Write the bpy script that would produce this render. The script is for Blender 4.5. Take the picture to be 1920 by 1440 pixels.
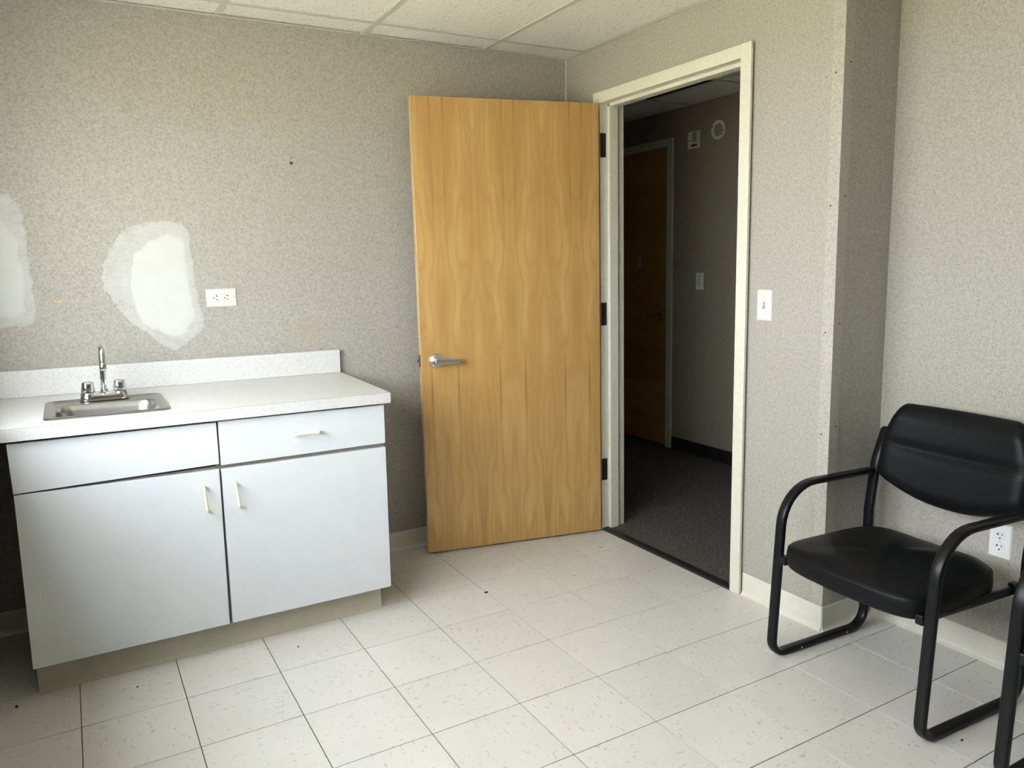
import bpy, bmesh, math, random
from mathutils import Vector, Matrix

for o in list(bpy.data.objects):
    bpy.data.objects.remove(o, do_unlink=True)
S = bpy.context.scene
C = S.collection
R = math.radians
rnd = random.Random(7)

# ------------------------------------------------------------------ camera
cd = bpy.data.cameras.new('camera'); cam = bpy.data.objects.new('camera', cd); C.objects.link(cam)
cd.sensor_width = 36.0; cd.lens = 36.0 * 1447.5 / 1920.0; cd.clip_start = 0.05
a, b, c = R(29.6727), R(-8.964), R(-1.375)
f = Vector((math.sin(a) * math.cos(b), math.cos(a) * math.cos(b), math.sin(b)))
r = Vector((math.cos(a), -math.sin(a), 0)); u = r.cross(f)
r2 = r * math.cos(c) + u * math.sin(c); u2 = -r * math.sin(c) + u * math.cos(c)
M = Matrix.Identity(4)
for i in range(3):
    M[i][0] = r2[i]; M[i][1] = u2[i]; M[i][2] = -f[i]
M.translation = Vector((-1.1287, -2.8932, 1.3929))
cam.matrix_world = M
S.camera = cam

# ------------------------------------------------------------------ world (bright overcast sky)
W = bpy.data.worlds.new('sky'); S.world = W; W.use_nodes = True
bg = W.node_tree.nodes['Background']
bg.inputs[0].default_value = (0.93, 0.95, 1.0, 1); bg.inputs[1].default_value = 20.0

sl = bpy.data.lights.new('sun', 'SUN'); sl.energy = 82.0; sl.angle = R(3); sl.color = (1.0, .93, .82)
so = bpy.data.objects.new('sun', sl); C.objects.link(so); so.location = (0, 0, 6)
so.rotation_euler = Vector((-.75, .15, -1)).to_track_quat('-Z', 'Y').to_euler()

S.view_settings.view_transform = 'Standard'
S.view_settings.look = 'None'
S.view_settings.gamma = 1.0
S.view_settings.use_curve_mapping = False
S.view_settings.exposure = 0.0

# main planes of the room (metres)
YB, XR, XA, YJ, XL, YF, ZC = 0.56, 1.20, 1.49, -1.10, -1.535, -5.20, 2.405
XH0, XH = 1.302, 2.65
WIN = (-2.60, -0.04, 1.02, 2.08)     # window in the left wall: y0, y1, z0, z1

# sky portal in the window opening (sampling aid only, gives no light of its own)
pl = bpy.data.lights.new('window_portal', 'AREA'); pl.shape = 'RECTANGLE'
pl.size = WIN[1] - WIN[0]; pl.size_y = WIN[3] - WIN[2]; pl.cycles.is_portal = True
po = bpy.data.objects.new('window_portal', pl); C.objects.link(po)
po.location = (XL - 0.09, (WIN[0] + WIN[1]) / 2, (WIN[2] + WIN[3]) / 2)
po.rotation_euler = (0, R(-90), R(0))
po.rotation_euler = Vector((1, 0, 0)).to_track_quat('-Z', 'Z').to_euler()

# ------------------------------------------------------------------ material helpers
class NT:
    def __init__(s, name):
        s.m = bpy.data.materials.new(name); s.m.use_nodes = True
        s.t = s.m.node_tree; s.n = s.t.nodes; s.l = s.t.links
        s.b = s.n['Principled BSDF']; s.out = s.n['Material Output']
    def add(s, k, **kw):
        n = s.n.new(k)
        for a_, v in kw.items(): setattr(n, a_, v)
        return n
    def link(s, x, y): s.l.new(x, y)
    def coord(s, scale=(1, 1, 1), rand=False, loc=(0, 0, 0)):
        tc = s.add('ShaderNodeTexCoord'); mp = s.add('ShaderNodeMapping')
        mp.inputs['Scale'].default_value = scale; mp.inputs['Location'].default_value = loc
        s.link(tc.outputs['Object'], mp.inputs[0])
        if rand:
            oi = s.add('ShaderNodeObjectInfo'); mu = s.add('ShaderNodeMath', operation='MULTIPLY'); mu.inputs[1].default_value = 97.0
            s.link(oi.outputs['Random'], mu.inputs[0]); s.link(mu.outputs[0], mp.inputs['Location'])
        return mp.outputs[0]
    def noise(s, vec, scale, detail=2, rough=.5, dist=0):
        n = s.add('ShaderNodeTexNoise'); n.inputs['Scale'].default_value = scale; n.inputs['Detail'].default_value = detail
        n.inputs['Roughness'].default_value = rough; n.inputs['Distortion'].default_value = dist
        s.link(vec, n.inputs['Vector']); return n.outputs['Fac']
    def ramp(s, fac, stops, interp='LINEAR'):
        n = s.add('ShaderNodeValToRGB'); n.color_ramp.interpolation = interp
        e = n.color_ramp.elements
        while len(e) < len(stops): e.new(0.5)
        for k, (p, col) in enumerate(stops):
            e[k].position = p; e[k].color = (*col, 1) if not isinstance(col, (int, float)) else (col, col, col, 1)
        s.link(fac, n.inputs[0]); return n.outputs['Color']
    def mix(s, fac, A, B, mode='MIX'):
        n = s.add('ShaderNodeMix', data_type='RGBA', blend_type=mode)
        for k, v in ((0, fac), (6, A), (7, B)):
            sock = n.inputs[k]
            if isinstance(v, (int, float)): sock.default_value = v if k == 0 else (v, v, v, 1)
            elif isinstance(v, tuple): sock.default_value = (*v, 1)
            else: s.link(v, sock)
        return n.outputs[2]
    def math(s, op, A, B=0.0, C_=None):
        n = s.add('ShaderNodeMath', operation=op)
        for k, v in enumerate((A, B) if C_ is None else (A, B, C_)):
            if isinstance(v, (int, float)): n.inputs[k].default_value = v
            else: s.link(v, n.inputs[k])
        return n.outputs[0]
    def base(s, v):
        if isinstance(v, tuple): s.b.inputs['Base Color'].default_value = (*v, 1)
        else: s.link(v, s.b.inputs['Base Color'])
        return s
    def set(s, **kw):
        for k, v in kw.items():
            i = s.b.inputs[k.replace('_', ' ')]
            if isinstance(v, (int, float)): i.default_value = v
            else: s.link(v, i)
        return s
    def bump(s, h, strength=.2, dist=.001):
        n = s.add('ShaderNodeBump'); n.inputs['Strength'].default_value = strength; n.inputs['Distance'].default_value = dist
        s.link(h, n.inputs['Height']); s.link(n.outputs[0], s.b.inputs['Normal']); return s

def plain(name, col, rough=.5, metal=0.0, grain=0.04, scale=60, spec=.5):
    m = NT(name); v = m.coord()
    n = m.noise(v, scale, 3)
    lo = tuple(x * (1 - grain) for x in col); hi = tuple(min(1, x * (1 + grain)) for x in col)
    m.base(m.ramp(n, [(.3, lo), (.7, hi)])).set(Roughness=rough, Metallic=metal)
    m.b.inputs['Specular IOR Level'].default_value = spec
    return m.m

def wallcol(m, tone, warm=0.0):
    v = m.coord(); t = tone
    n1 = m.noise(v, 165, 2, .6); n2 = m.noise(v, 80, 2, .5); n3 = m.noise(v, 1.3, 2)
    col = m.ramp(n1, [(.28, (.36 * t, .335 * t, .29 * t)), (.46, (.52 * t, .49 * t, .435 * t)), (.56, (.585 * t, .555 * t, .50 * t)), (.74, (.68 * t, .655 * t, .60 * t))])
    col = m.mix(.35, col, m.ramp(n2, [(.35, (.42 * t, .40 * t, .345 * t)), (.65, (.62 * t, .575 * t, .53 * t))]))
    col = m.mix(m.ramp(n3, [(.35, .0), (.7, .12)]), col, (.52 * t, .49 * t, .40 * t))
    if warm: col = m.mix(1.0, col, (1 + warm, 1.0, 1 - 2 * warm), 'MULTIPLY')
    return col, n1
def wallpaper(name, tone=1.0, warm=0.0):
    m = NT(name); col, n1 = wallcol(m, tone, warm)
    m.base(col).set(Roughness=.62).bump(n1, .25, .0012)
    m.b.inputs['Specular IOR Level'].default_value = .3
    return m.m

def tilemat():
    m = NT('vinyl_tile'); v = m.coord((1, 1, 1), rand=True)
    v1 = m.add('ShaderNodeMapping'); v1.inputs['Scale'].default_value = (38, 95, 38); m.link(v, v1.inputs[0])
    f1 = m.noise(v1.outputs[0], 1.0, 2, .5)
    v2 = m.add('ShaderNodeMapping'); v2.inputs['Scale'].default_value = (60, 130, 60); v2.inputs['Location'].default_value = (3, 9, 1); m.link(v, v2.inputs[0])
    f2 = m.noise(v2.outputs[0], 1.0, 1, .5)
    cl = m.noise(v, 6, 3)
    oi = m.add('ShaderNodeObjectInfo')
    basec = m.mix(cl, (.635, .616, .588), (.715, .697, .672))
    basec = m.mix(m.math('MULTIPLY', oi.outputs['Random'], .5), basec, (.625, .607, .578))
    basec = m.mix(m.ramp(f1, [(.645, 0.0), (.69, .55)]), basec, (.40, .385, .35))
    basec = m.mix(m.ramp(f2, [(.74, 0.0), (.77, .75)]), basec, (.25, .24, .22))
    m.base(basec).set(Roughness=m.ramp(cl, [(.3, .16), (.7, .26)]))
    m.bump(m.noise(v, 9, 2), .05, .002)
    return m.m

def ceiltile():
    m = NT('ceiling_tile_mineral'); v = m.coord((1, 1, 1), rand=True)
    n = m.noise(v, 85, 2, .6)
    col = m.mix(m.ramp(n, [(.60, 0.0), (.68, .75)]), (.87, .855, .80), (.55, .53, .46))
    m.base(col).set(Roughness=.9).bump(m.ramp(n, [(.55, 1.0), (.7, 0.0)]), .5, .003)
    m.b.inputs['Specular IOR Level'].default_value = .1
    return m.m

def woodmat(name, k=1.0):
    m = NT(name); tc = m.add('ShaderNodeTexCoord'); sp = m.add('ShaderNodeSeparateXYZ'); m.link(tc.outputs['Object'], sp.inputs[0])
    x = sp.outputs['X']; z = sp.outputs['Z']
    pp = m.math('PINGPONG', m.math('ADD', x, 10 * .168 + .045), .168)       # book-matched veneer leaves
    cb = m.add('ShaderNodeCombineXYZ'); m.link(pp, cb.inputs[0]); m.link(z, cb.inputs[2])
    def st(sx, sz, loc=(0, 0, 0)):
        mp = m.add('ShaderNodeMapping'); mp.inputs['Scale'].default_value = (sx, 1, sz); mp.inputs['Location'].default_value = loc
        m.link(cb.outputs[0], mp.inputs[0]); return mp.outputs[0]
    warp = m.noise(st(5, 1.15, (2.3, 0, 5.1)), 1.0, 2, .5)
    # growth-ring field: cathedral arches along the leaf
    ring = m.math('ADD', m.math('MULTIPLY', pp, 26.0), m.math('MULTIPLY', warp, 9.0))
    rings = m.math('PINGPONG', ring, .5)
    fine = m.noise(st(210, 3.2), 1.0, 2, .6)
    mid = m.noise(st(34, .9, (7, 0, 2)), 1.0, 2, .5)
    big = m.noise(st(7, 1.2, (1, 0, 9)), 1.0, 2, .5)
    A = (.60 * k, .385 * k, .140 * k); B = (.42 * k, .225 * k, .066 * k); D = (.17 * k, .078 * k, .024 * k)
    flame = m.noise(st(9, 1.5, (4, 0, 3)), 1.0, 3, .55, .4)
    lat = m.noise(st(40, .55, (11, 0, 6)), 1.0, 1, .5)
    spot = m.noise(st(4, 1.7, (9, 0, 1.4)), 1.0, 1, .5)
    col = m.mix(m.ramp(big, [(.36, 0.0), (.64, .8)]), A, B)
    col = m.mix(m.math('MULTIPLY', m.ramp(flame, [(.48, 0.0), (.66, 1.0)]), .45), col, B)
    col = m.mix(m.math('MULTIPLY', m.ramp(rings, [(.26, 0.0), (.5, 1.0)]), .48), col, B)
    streak = m.math('MULTIPLY', m.ramp(lat, [(.60, 0.0), (.70, 1.0)]), m.ramp(spot, [(.46, 0.0), (.62, 1.0)]))
    col = m.mix(m.math('MULTIPLY', streak, .62), col, D)
    col = m.mix(m.math('MULTIPLY', m.ramp(mid, [(.64, 0.0), (.74, 1.0)]), .35), col, D)
    col = m.mix(m.math('MULTIPLY', m.ramp(fine, [(.40, 0.0), (.70, 1.0)]), .34), col, B)
    m.base(col).set(Roughness=.34).bump(fine, .06, .0006)
    m.b.inputs['Coat Weight'].default_value = .25; m.b.inputs['Coat Roughness'].default_value = .25
    return m.m

def laminate():
    m = NT('speckled_laminate'); v = m.coord()
    n = m.noise(v, 170, 2, .6); n2 = m.noise(v, 90, 1)
    col = m.ramp(n, [(.30, (.57, .565, .555)), (.5, (.655, .65, .645)), (.7, (.715, .71, .705))])
    col = m.mix(m.ramp(n2, [(.76, 0.0), (.79, .7)]), col, (.42, .40, .38))
    m.base(col).set(Roughness=.33); return m.m

def carpetmat():
    m = NT('hall_carpet'); v = m.coord((1, 1.0, 1))
    n = m.noise(v, 190, 2, .7); n2 = m.noise(v, 60, 2)
    col = m.ramp(n, [(.40, (.05, .044, .042)), (.58, (.125, .112, .105)), (.70, (.50, .46, .43))])
    m.base(m.mix(.3, col, m.ramp(n2, [(.3, (.05, .045, .042)), (.7, (.125, .112, .105))])))
    m.set(Roughness=.95).bump(n, .8, .004); m.b.inputs['Specular IOR Level'].default_value = .1
    return m.m

def steel(name, col=(.62, .61, .59), rough=.28):
    m = NT(name); v = m.coord((8, 260, 260)); n = m.noise(v, 1.0, 2)
    m.base(m.ramp(n, [(.3, tuple(x * .92 for x in col)), (.7, col)])).set(Metallic=1.0, Roughness=rough); return m.m

def leather():
    m = NT('black_leather'); v = m.coord(); n = m.noise(v, 420, 3, .6)
    m.base(m.ramp(n, [(.3, (.0045, .0047, .0052)), (.7, (.0075, .0078, .0085))])).set(Roughness=.42).bump(n, .12, .0006)
    m.b.inputs['Specular IOR Level'].default_value = .14
    return m.m

WT = .715                      # wallcovering tone
def plaster(name, amp, full, col):
    """compound spread over the wallcovering: thin coats let its speckle through"""
    m = NT(name); v = m.coord(); n = m.noise(v, 13, 4, .65, .6); n2 = m.noise(m.coord((16, 1, 95)), 1.0, 3, .6)
    g = m.add('ShaderNodeVertexColor'); g.layer_name = 'cover'
    wc, n1 = wallcol(m, WT)
    cv = m.math('ADD', g.outputs['Color'], m.math('MULTIPLY', m.math('SUBTRACT', n, .5), amp[0]))
    cv = m.math('ADD', cv, m.math('MULTIPLY', m.math('SUBTRACT', n2, .5), amp[1]))
    cv = m.math('ADD', cv, m.math('MULTIPLY', m.math('SUBTRACT', n1, .5), .5))
    fac = m.ramp(cv, [(.05, 0.0), (.55, full * .75), (1.0, full)])
    m.base(m.mix(fac, wc, m.ramp(n, [(.3, tuple(x * .95 for x in col)), (.7, col)]))).set(Roughness=.75)
    return m.m

MAT = {}
MAT['wall'] = wallpaper('speckled_wallcovering', WT)
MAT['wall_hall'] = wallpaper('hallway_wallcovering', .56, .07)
MAT['tile'] = tilemat()
MAT['grout'] = plain('tile_joint', (.10, .095, .085), .9)
MAT['ceil'] = ceiltile()
MAT['tee'] = plain('ceiling_grid_white', (.60, .585, .54), .5)
MAT['deck'] = plain('plenum_deck', (.2, .19, .17), .9)
MAT['wood'] = woodmat('maple_veneer')
MAT['wood_hall'] = woodmat('maple_veneer_hall', 1.1)
MAT['woodedge'] = plain('door_edge_wood', (.60, .42, .20), .4, 0, .1, 25)
MAT['cream'] = plain('cream_frame_paint', (.68, .66, .565), .35)
MAT['base'] = plain('cream_vinyl_base', (.70, .67, .585), .38, 0, .05, 14)
MAT['toebase_shaded'] = plain('shade_darkened_vinyl_base', (.50, .46, .36), .4, 0, .06, 14)  # darker than the room base: toe-kick shade put into the colour
MAT['blackbase'] = plain('black_vinyl_base', (.012, .012, .012), .5)
MAT['lam'] = laminate()
MAT['white'] = plain('white_cabinet_laminate', (.70, .727, .762), .38, 0, .015, 12)
MAT['carcass'] = plain('grey_carcass_board', (.30, .275, .235), .6)
MAT['dark'] = plain('dark_void', (.012, .011, .010), .7)
MAT['pull'] = plain('cream_plastic_pull', (.80, .745, .55), .3)
MAT['plate'] = plain('white_plastic', (.72, .715, .66), .35, 0, .02)
MAT['plate2'] = plain('bright_white_plastic', (.76, .77, .77), .32, 0, .02)
MAT['slot'] = plain('slot_black', (.01, .01, .01), .6)
MAT['chrome'] = steel('chrome', (.80, .80, .80), .07)
MAT['steel'] = steel('brushed_steel', (.40, .39, .37), .32)
MAT['satin'] = steel('satin_steel', (.68, .675, .66), .28)
MAT['hinge'] = steel('dark_hinge', (.085, .085, .075), .45)
MAT['leather'] = leather()
MAT['frame'] = plain('black_powder_coat', (.006, .006, .007), .33, 0, .1, 200, .25)
MAT['carpet'] = carpetmat()
MAT['thresh'] = plain('black_rubber', (.012, .012, .012), .5)
MAT['plaster'] = plaster('joint_compound', (.25, .15), 1.0, (.59, .588, .565))
MAT['smear'] = plaster('joint_compound_smear', (1.0, .65), .9, (.55, .555, .55))
MAT['stain'] = plain('tan_paper_scrap', (.58, .42, .20), .8)
MAT['smudge'] = plaster('brown_smudge', (.8, .3), .35, (.42, .29, .19))
MAT['guard'] = wallpaper('corner_guard_vinyl', .79)
MAT['red'] = plain('red_print', (.28, .02, .02), .5)
MAT['ink'] = plain('dark_print', (.05, .05, .045), .6)
MAT['trimwhite'] = plain('white_window_frame', (.75, .75, .73), .4)
MAT['lawn'] = plain('lawn_green', (.335, .318, .235), .9, 0, .3, 3)
MAT['debris'] = plain('black_debris', (.015, .012, .01), .9)
def glassmat():
    m = NT('window_glass'); t = m.add('ShaderNodeBsdfTransparent'); g = m.add('ShaderNodeBsdfGlossy'); x = m.add('ShaderNodeMixShader')
    g.inputs['Roughness'].default_value = .02; t.inputs[0].default_value = (.94, .96, .95, 1); x.inputs[0].default_value = .06
    m.link(t.outputs[0], x.inputs[1]); m.link(g.outputs[0], x.inputs[2]); m.link(x.outputs[0], m.out.inputs['Surface']); return m.m
MAT['glass'] = glassmat()

# ------------------------------------------------------------------ mesh helpers
def mk(name, verts, faces, mat, parent=None, smooth=False, bevel=0, seg=2, auto=None):
    me = bpy.data.meshes.new(name)
    bm = bmesh.new()
    vs = [bm.verts.new(v) for v in verts]
    for fc in faces:
        try: bm.faces.new([vs[i] for i in fc])
        except ValueError: pass
    bmesh.ops.recalc_face_normals(bm, faces=bm.faces)
    if bevel:
        bmesh.ops.bevel(bm, geom=[e for e in bm.edges if len(e.link_faces) == 2 and e.calc_face_angle(0) > .6], offset=bevel, segments=seg, affect='EDGES', profile=.5)
    for fc in bm.faces: fc.smooth = smooth
    bm.to_mesh(me); bm.free()
    if smooth and auto: me.set_sharp_from_angle(angle=R(auto))
    me.materials.append(MAT[mat] if isinstance(mat, str) else mat)
    o = bpy.data.objects.new(name, me); C.objects.link(o)
    if parent: o.parent = parent
    return o

BF = [(0, 3, 2, 1), (4, 5, 6, 7), (0, 1, 5, 4), (1, 2, 6, 5), (2, 3, 7, 6), (3, 0, 4, 7)]
def bv(x0, x1, y0, y1, z0, z1):
    return [(x0, y0, z0), (x1, y0, z0), (x1, y1, z0), (x0, y1, z0), (x0, y0, z1), (x1, y0, z1), (x1, y1, z1), (x0, y1, z1)]
def box(name, b6, mat, parent=None, bevel=0, seg=2):
    return mk(name, bv(*b6), BF, mat, parent, bevel=bevel, seg=seg)
def boxes(name, lst, mat, parent=None, bevel=0):
    V, F = [], []
    for b6 in lst:
        k = len(V); V += bv(*b6); F += [tuple(i + k for i in fc) for fc in BF]
    return mk(name, V, F, mat, parent, bevel=bevel)
def prism(name, poly, ax, lo, hi, mat, parent=None, bevel=0, smooth=False, auto=None):
    """poly = list of 2D points in the plane perpendicular to axis ax, extruded lo..hi"""
    def p3(p, t):
        return {0: (t, p[0], p[1]), 1: (p[0], t, p[1]), 2: (p[0], p[1], t)}[ax]
    n = len(poly); V = [p3(p, lo) for p in poly] + [p3(p, hi) for p in poly]
    F = [tuple(range(n))[::-1], tuple(range(n, 2 * n))] + [(i, (i + 1) % n, n + (i + 1) % n, n + i) for i in range(n)]
    return mk(name, V, F, mat, parent, smooth=smooth, bevel=bevel, auto=auto)
def fillet(pts, radii, n=8):
    out = []
    for i, p in enumerate(pts):
        p = Vector(p)
        rr = radii[i]
        if rr <= 0 or i in (0, len(pts) - 1): out.append(p); continue
        A = (Vector(pts[i - 1]) - p); B = (Vector(pts[i + 1]) - p)
        la, lb = A.length, B.length; A.normalize(); B.normalize()
        ang = A.angle(B); d = min(rr / math.tan(ang / 2), la * .49, lb * .49); rr = d * math.tan(ang / 2)
        s, e = p + A * d, p + B * d
        cc = p + (A + B).normalized() * (rr / math.sin(ang / 2))
        va, vb = s - cc, e - cc; tot = va.angle(vb); axis = va.cross(vb).normalized()
        for k in range(n + 1):
            out.append(cc + Matrix.Rotation(tot * k / n, 3, axis) @ va)
    return out
def sweep(name, path, sec, up, mat, parent=None, smooth=True, caps=True, auto=50, scale=None):
    """sec = closed 2D profile (a along 'up x tangent'... first coord along up, second along side)"""
    path = [Vector(p) for p in path]; n = len(path); m_ = len(sec); V = []; up = Vector(up)
    for i, p in enumerate(path):
        t = (path[min(i + 1, n - 1)] - path[max(i - 1, 0)]).normalized()
        s = t.cross(up).normalized(); k = scale[i] if scale else 1
        for (q0, q1) in sec: V.append(p + up * q0 * k + s * q1 * k)
    F = []
    for i in range(n - 1):
        for j in range(m_):
            F.append((i * m_ + j, i * m_ + (j + 1) % m_, (i + 1) * m_ + (j + 1) % m_, (i + 1) * m_ + j))
    if caps: F += [tuple(range(m_)), tuple(range((n - 1) * m_, n * m_))]
    return mk(name, V, F, mat, parent, smooth=smooth, auto=auto)
def circ(r_, n=12): return [(r_ * math.cos(2 * math.pi * k / n), r_ * math.sin(2 * math.pi * k / n)) for k in range(n)]
def supel(w, t, p=4, n=20):
    o = []
    for k in range(n):
        a_ = 2 * math.pi * k / n; ca, sa = math.cos(a_), math.sin(a_)
        o.append((w / 2 * math.copysign(abs(ca) ** (2 / p), ca), t / 2 * math.copysign(abs(sa) ** (2 / p), sa)))
    return o
def loft(name, rings, mat, parent=None, closed=True, cap0=False, cap1=False, smooth=True, auto=40):
    n = len(rings[0]); V = [p for rg in rings for p in rg]; F = []
    for i in range(len(rings) - 1):
        for j in range(n if closed else n - 1):
            F.append((i * n + j, i * n + (j + 1) % n, (i + 1) * n + (j + 1) % n, (i + 1) * n + j))
    if cap0: F.append(tuple(range(n)))
    if cap1: F.append(tuple(range((len(rings) - 1) * n, len(rings) * n)))
    return mk(name, V, F, mat, parent, smooth=smooth, auto=auto)
def lathe(name, prof, mat, parent=None, axis=2, loc=(0, 0, 0), n=24, sgn=1, auto=35):
    rings = []
    for (rr, h) in prof:
        rg = []
        for k in range(n):
            a_ = 2 * math.pi * k / n; p, q_ = max(rr, 1e-4) * math.cos(a_), max(rr, 1e-4) * math.sin(a_); h_ = h * sgn
            v = {0: (h_, p, q_), 1: (p, h_, q_), 2: (p, q_, h_)}[axis]
            rg.append((v[0] + loc[0], v[1] + loc[1], v[2] + loc[2]))
        rings.append(rg)
    return loft(name, rings, mat, parent, cap0=True, cap1=True, auto=auto)
def rrect(cx, cy, hx, hy, rad, z, n=6):
    o = []
    for (sx, sy, a0) in ((1, 1, 0), (-1, 1, 90), (-1, -1, 180), (1, -1, 270)):
        for k in range(n + 1):
            a_ = R(a0 + 90 * k / n); o.append((cx + sx * (hx - rad) + rad * math.cos(a_), cy + sy * (hy - rad) + rad * math.sin(a_), z))
    return o

def thing(name, label, cat, loc=(0, 0, 0), rot=(0, 0, 0), group=None):
    o = bpy.data.objects.new(name, None); C.objects.link(o); o.location = loc; o.rotation_euler = rot
    o.empty_display_size = .05
    o['label'] = label; o['category'] = cat
    if group: o['group'] = group
    return o
def struct(o, label=None, cat=None):
    o['kind'] = 'structure'
    if label: o['label'] = label
    if cat: o['category'] = cat
    return o
def part(o, label): o['label'] = label; return o

# ================================================================== SETTING
# floor: dark joint bed with individual vinyl tiles
T = .3048
fl = struct(box('floor', (XL - .1, XA + .1, YF - .1, YB + .1, -.06, -.0035), 'grout'), 'off-white speckled vinyl tile floor with dark joints', 'floor')
tme = None
for i in range(-7, 5):
    for j in range(-2, 18):
        x0, y0 = i * T, -j * T - T
        if x0 > XR and y0 + T > YJ + .2: continue
        if tme is None:
            g = .0015
            t_ = box('tile', (g, T - g, g, T - g, -.003, 0), 'tile', fl, bevel=.0004, seg=1); tme = t_.data
        else:
            t_ = bpy.data.objects.new('tile', tme); C.objects.link(t_); t_.parent = fl
        flip = (i + j) % 2 if rnd.random() > .25 else (i * j) % 2
        t_.location = (x0, y0, 0)
        if flip: t_.rotation_euler = (0, 0, R(90)); t_.location = (x0 + T, y0, 0)

struct(box('floor_hall', (1.2195, XH + .1, -1.1, 4.1, -.06, .006), 'carpet'), 'dark speckled hallway carpet', 'carpet')

# walls
wback = struct(box('wall_back', (XL - .1, XR, YB, YB + .1, 0, 2.5), 'wall'), 'speckled beige wallcovering wall behind the sink counter', 'wall')
FO0, FO1, FI0, FI1, FZ0, FZ1 = -.71, .296, -.657, .245, 2.138, 2.188      # door frame: outer/inner y, inner/outer z
wright = struct(boxes('wall_right', [(XR, XH0, YJ, FO0 + .01, 0, 2.5), (XR, XH0, FO1 - .01, 4.1, 0, 2.5), (XR, XH0, FO0 + .01, FO1 - .01, FZ1 - .01, 2.5)], 'wall'), 'speckled beige wall with the open doorway', 'wall')
struct(box('wall_return', (XH0, XH + .1, YJ, YJ + .1, 0, 2.5), 'wall'), 'narrow shaded wall return beside the chair', 'wall')
struct(box('wall_alcove', (XA, XA + .1, YF - .1, YJ, 0, 2.5), 'wall'), 'speckled beige wall behind the black chairs', 'wall')
struct(box('wall_front', (XL - .1, XA, YF - .1, YF, 0, 2.5), 'wall'), 'speckled wall opposite the sink counter', 'wall')
y0, y1, z0, z1 = WIN
struct(boxes('wall_left', [(XL - .1, XL, YF, y0, 0, 2.5), (XL - .1, XL, y1, YB, 0, 2.5), (XL - .1, XL, y0, y1, 0, z0), (XL - .1, XL, y0, y1, z1, 2.5)], 'wall'), 'speckled wall with the window', 'wall')
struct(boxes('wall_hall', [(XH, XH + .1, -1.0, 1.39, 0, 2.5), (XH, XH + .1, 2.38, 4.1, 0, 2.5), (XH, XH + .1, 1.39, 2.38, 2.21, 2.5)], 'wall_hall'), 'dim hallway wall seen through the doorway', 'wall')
struct(box('hall_door_leak_block', (XH + .1, XH + .15, 1.2, 2.6, 0, 2.5), 'wall_hall'), 'added backing panel that stops light leaking round the closed hallway door', 'wall')  # added panel, keeps outside light from leaking through the door gaps
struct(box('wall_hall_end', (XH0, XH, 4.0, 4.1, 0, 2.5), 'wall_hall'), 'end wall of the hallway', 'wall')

# window (left wall, out of view, source of the daylight)
wn = struct(boxes('window_1', [(XL - .09, XL - .02, y0, y1, z0, z0 + .05), (XL - .09, XL - .02, y0, y1, z1 - .05, z1), (XL - .09, XL - .02, y0, y0 + .05, z0 + .05, z1 - .05), (XL - .09, XL - .02, y1 - .05, y1, z0 + .05, z1 - .05), (XL - .08, XL - .03, -1.225, -1.175, z0 + .05, z1 - .05)], 'trimwhite'), 'white framed window in the left wall', 'window')
box('pane', (XL - .062, XL - .056, y0 + .05, -1.225, z0 + .05, z1 - .05), 'glass', wn)
box('pane', (XL - .062, XL - .056, -1.175, y1 - .05, z0 + .05, z1 - .05), 'glass', wn)
box('window_shading_sill', (XL - .02, XL + .13, y0 - .03, y1 + .03, z0 - .025, z0), 'trimwhite', wn, bevel=.004)  # unseen sill, deepened to shade the floor below the window
# lawn outside
lw = box('lawn', (-40, XL - .3, -30, 30, -.5, -.3), 'lawn'); lw['kind'] = 'structure'; lw['label'] = 'green lawn outside the window'

# ceiling: suspended grid with lay-in tiles
ce = struct(box('ceiling', (XL - .1, XH + .2, YF - .1, 4.2, 2.5, 2.56), 'deck'), 'suspended ceiling of white mineral tiles in a metal grid', 'ceiling')
tx = [.116 + .6096 * k for k in range(-4, 3)]
xs = [XL] + [x for x in tx if XL + .03 < x < XR] + [XR]
ty = [.385 - 1.2192 * k for k in range(0, 5)]
ys = [YF] + [y for y in sorted(ty) if y > YF + .03] + [YB]
def ceilcell(x0, x1, y0, y1, parent=ce):
    h = .0115
    box('ceiling_tile', (x0 + .002, x1 - .002, y0 + .002, y1 - .002, ZC + .002, ZC + .017), 'ceil', parent)
for i in range(len(xs) - 1):
    for j in range(len(ys) - 1): ceilcell(xs[i], xs[i + 1], ys[j], ys[j + 1])
ysA = [YF, ty[4], ty[3], ty[2], YJ]
for j in range(4): ceilcell(XR, XA, ysA[j], ysA[j + 1])
for x in xs[1:-1]: box('main_tee', (x - .012, x + .012, YF, YB, ZC - .002, ZC + .0015), 'tee', ce)
for y in ys[1:-1]:
    for i in range(len(xs) - 1):
        box('cross_tee', (xs[i] + (.0125 if i else .02), xs[i + 1] - (.0125 if i < len(xs) - 2 else .02), y - .012, y + .012, ZC - .0015, ZC + .0015), 'tee', ce)
def angle(name, b1, b2): boxes(name, [b1, b2], 'tee', ce)
angle('wall_angle', (XL, XR, YB - .02, YB, ZC - .004, ZC - .0022), (XL, XR, YB - .002, YB, ZC - .0022, ZC + .02))
angle('wall_angle', (XR - .02, XR, YJ, YB - .0205, ZC - .004, ZC - .0022), (XR - .002, XR, YJ, YB - .0205, ZC - .0022, ZC + .02))
angle('wall_angle', (XA - .02, XA, YF, YJ, ZC - .004, ZC - .0022), (XA - .002, XA, YF, YJ, ZC - .0022, ZC + .02))
angle('wall_angle', (XR, XA - .0205, YJ - .02, YJ, ZC - .004, ZC - .0022), (XR, XA - .0205, YJ - .002, YJ, ZC - .0022, ZC + .02))
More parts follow.
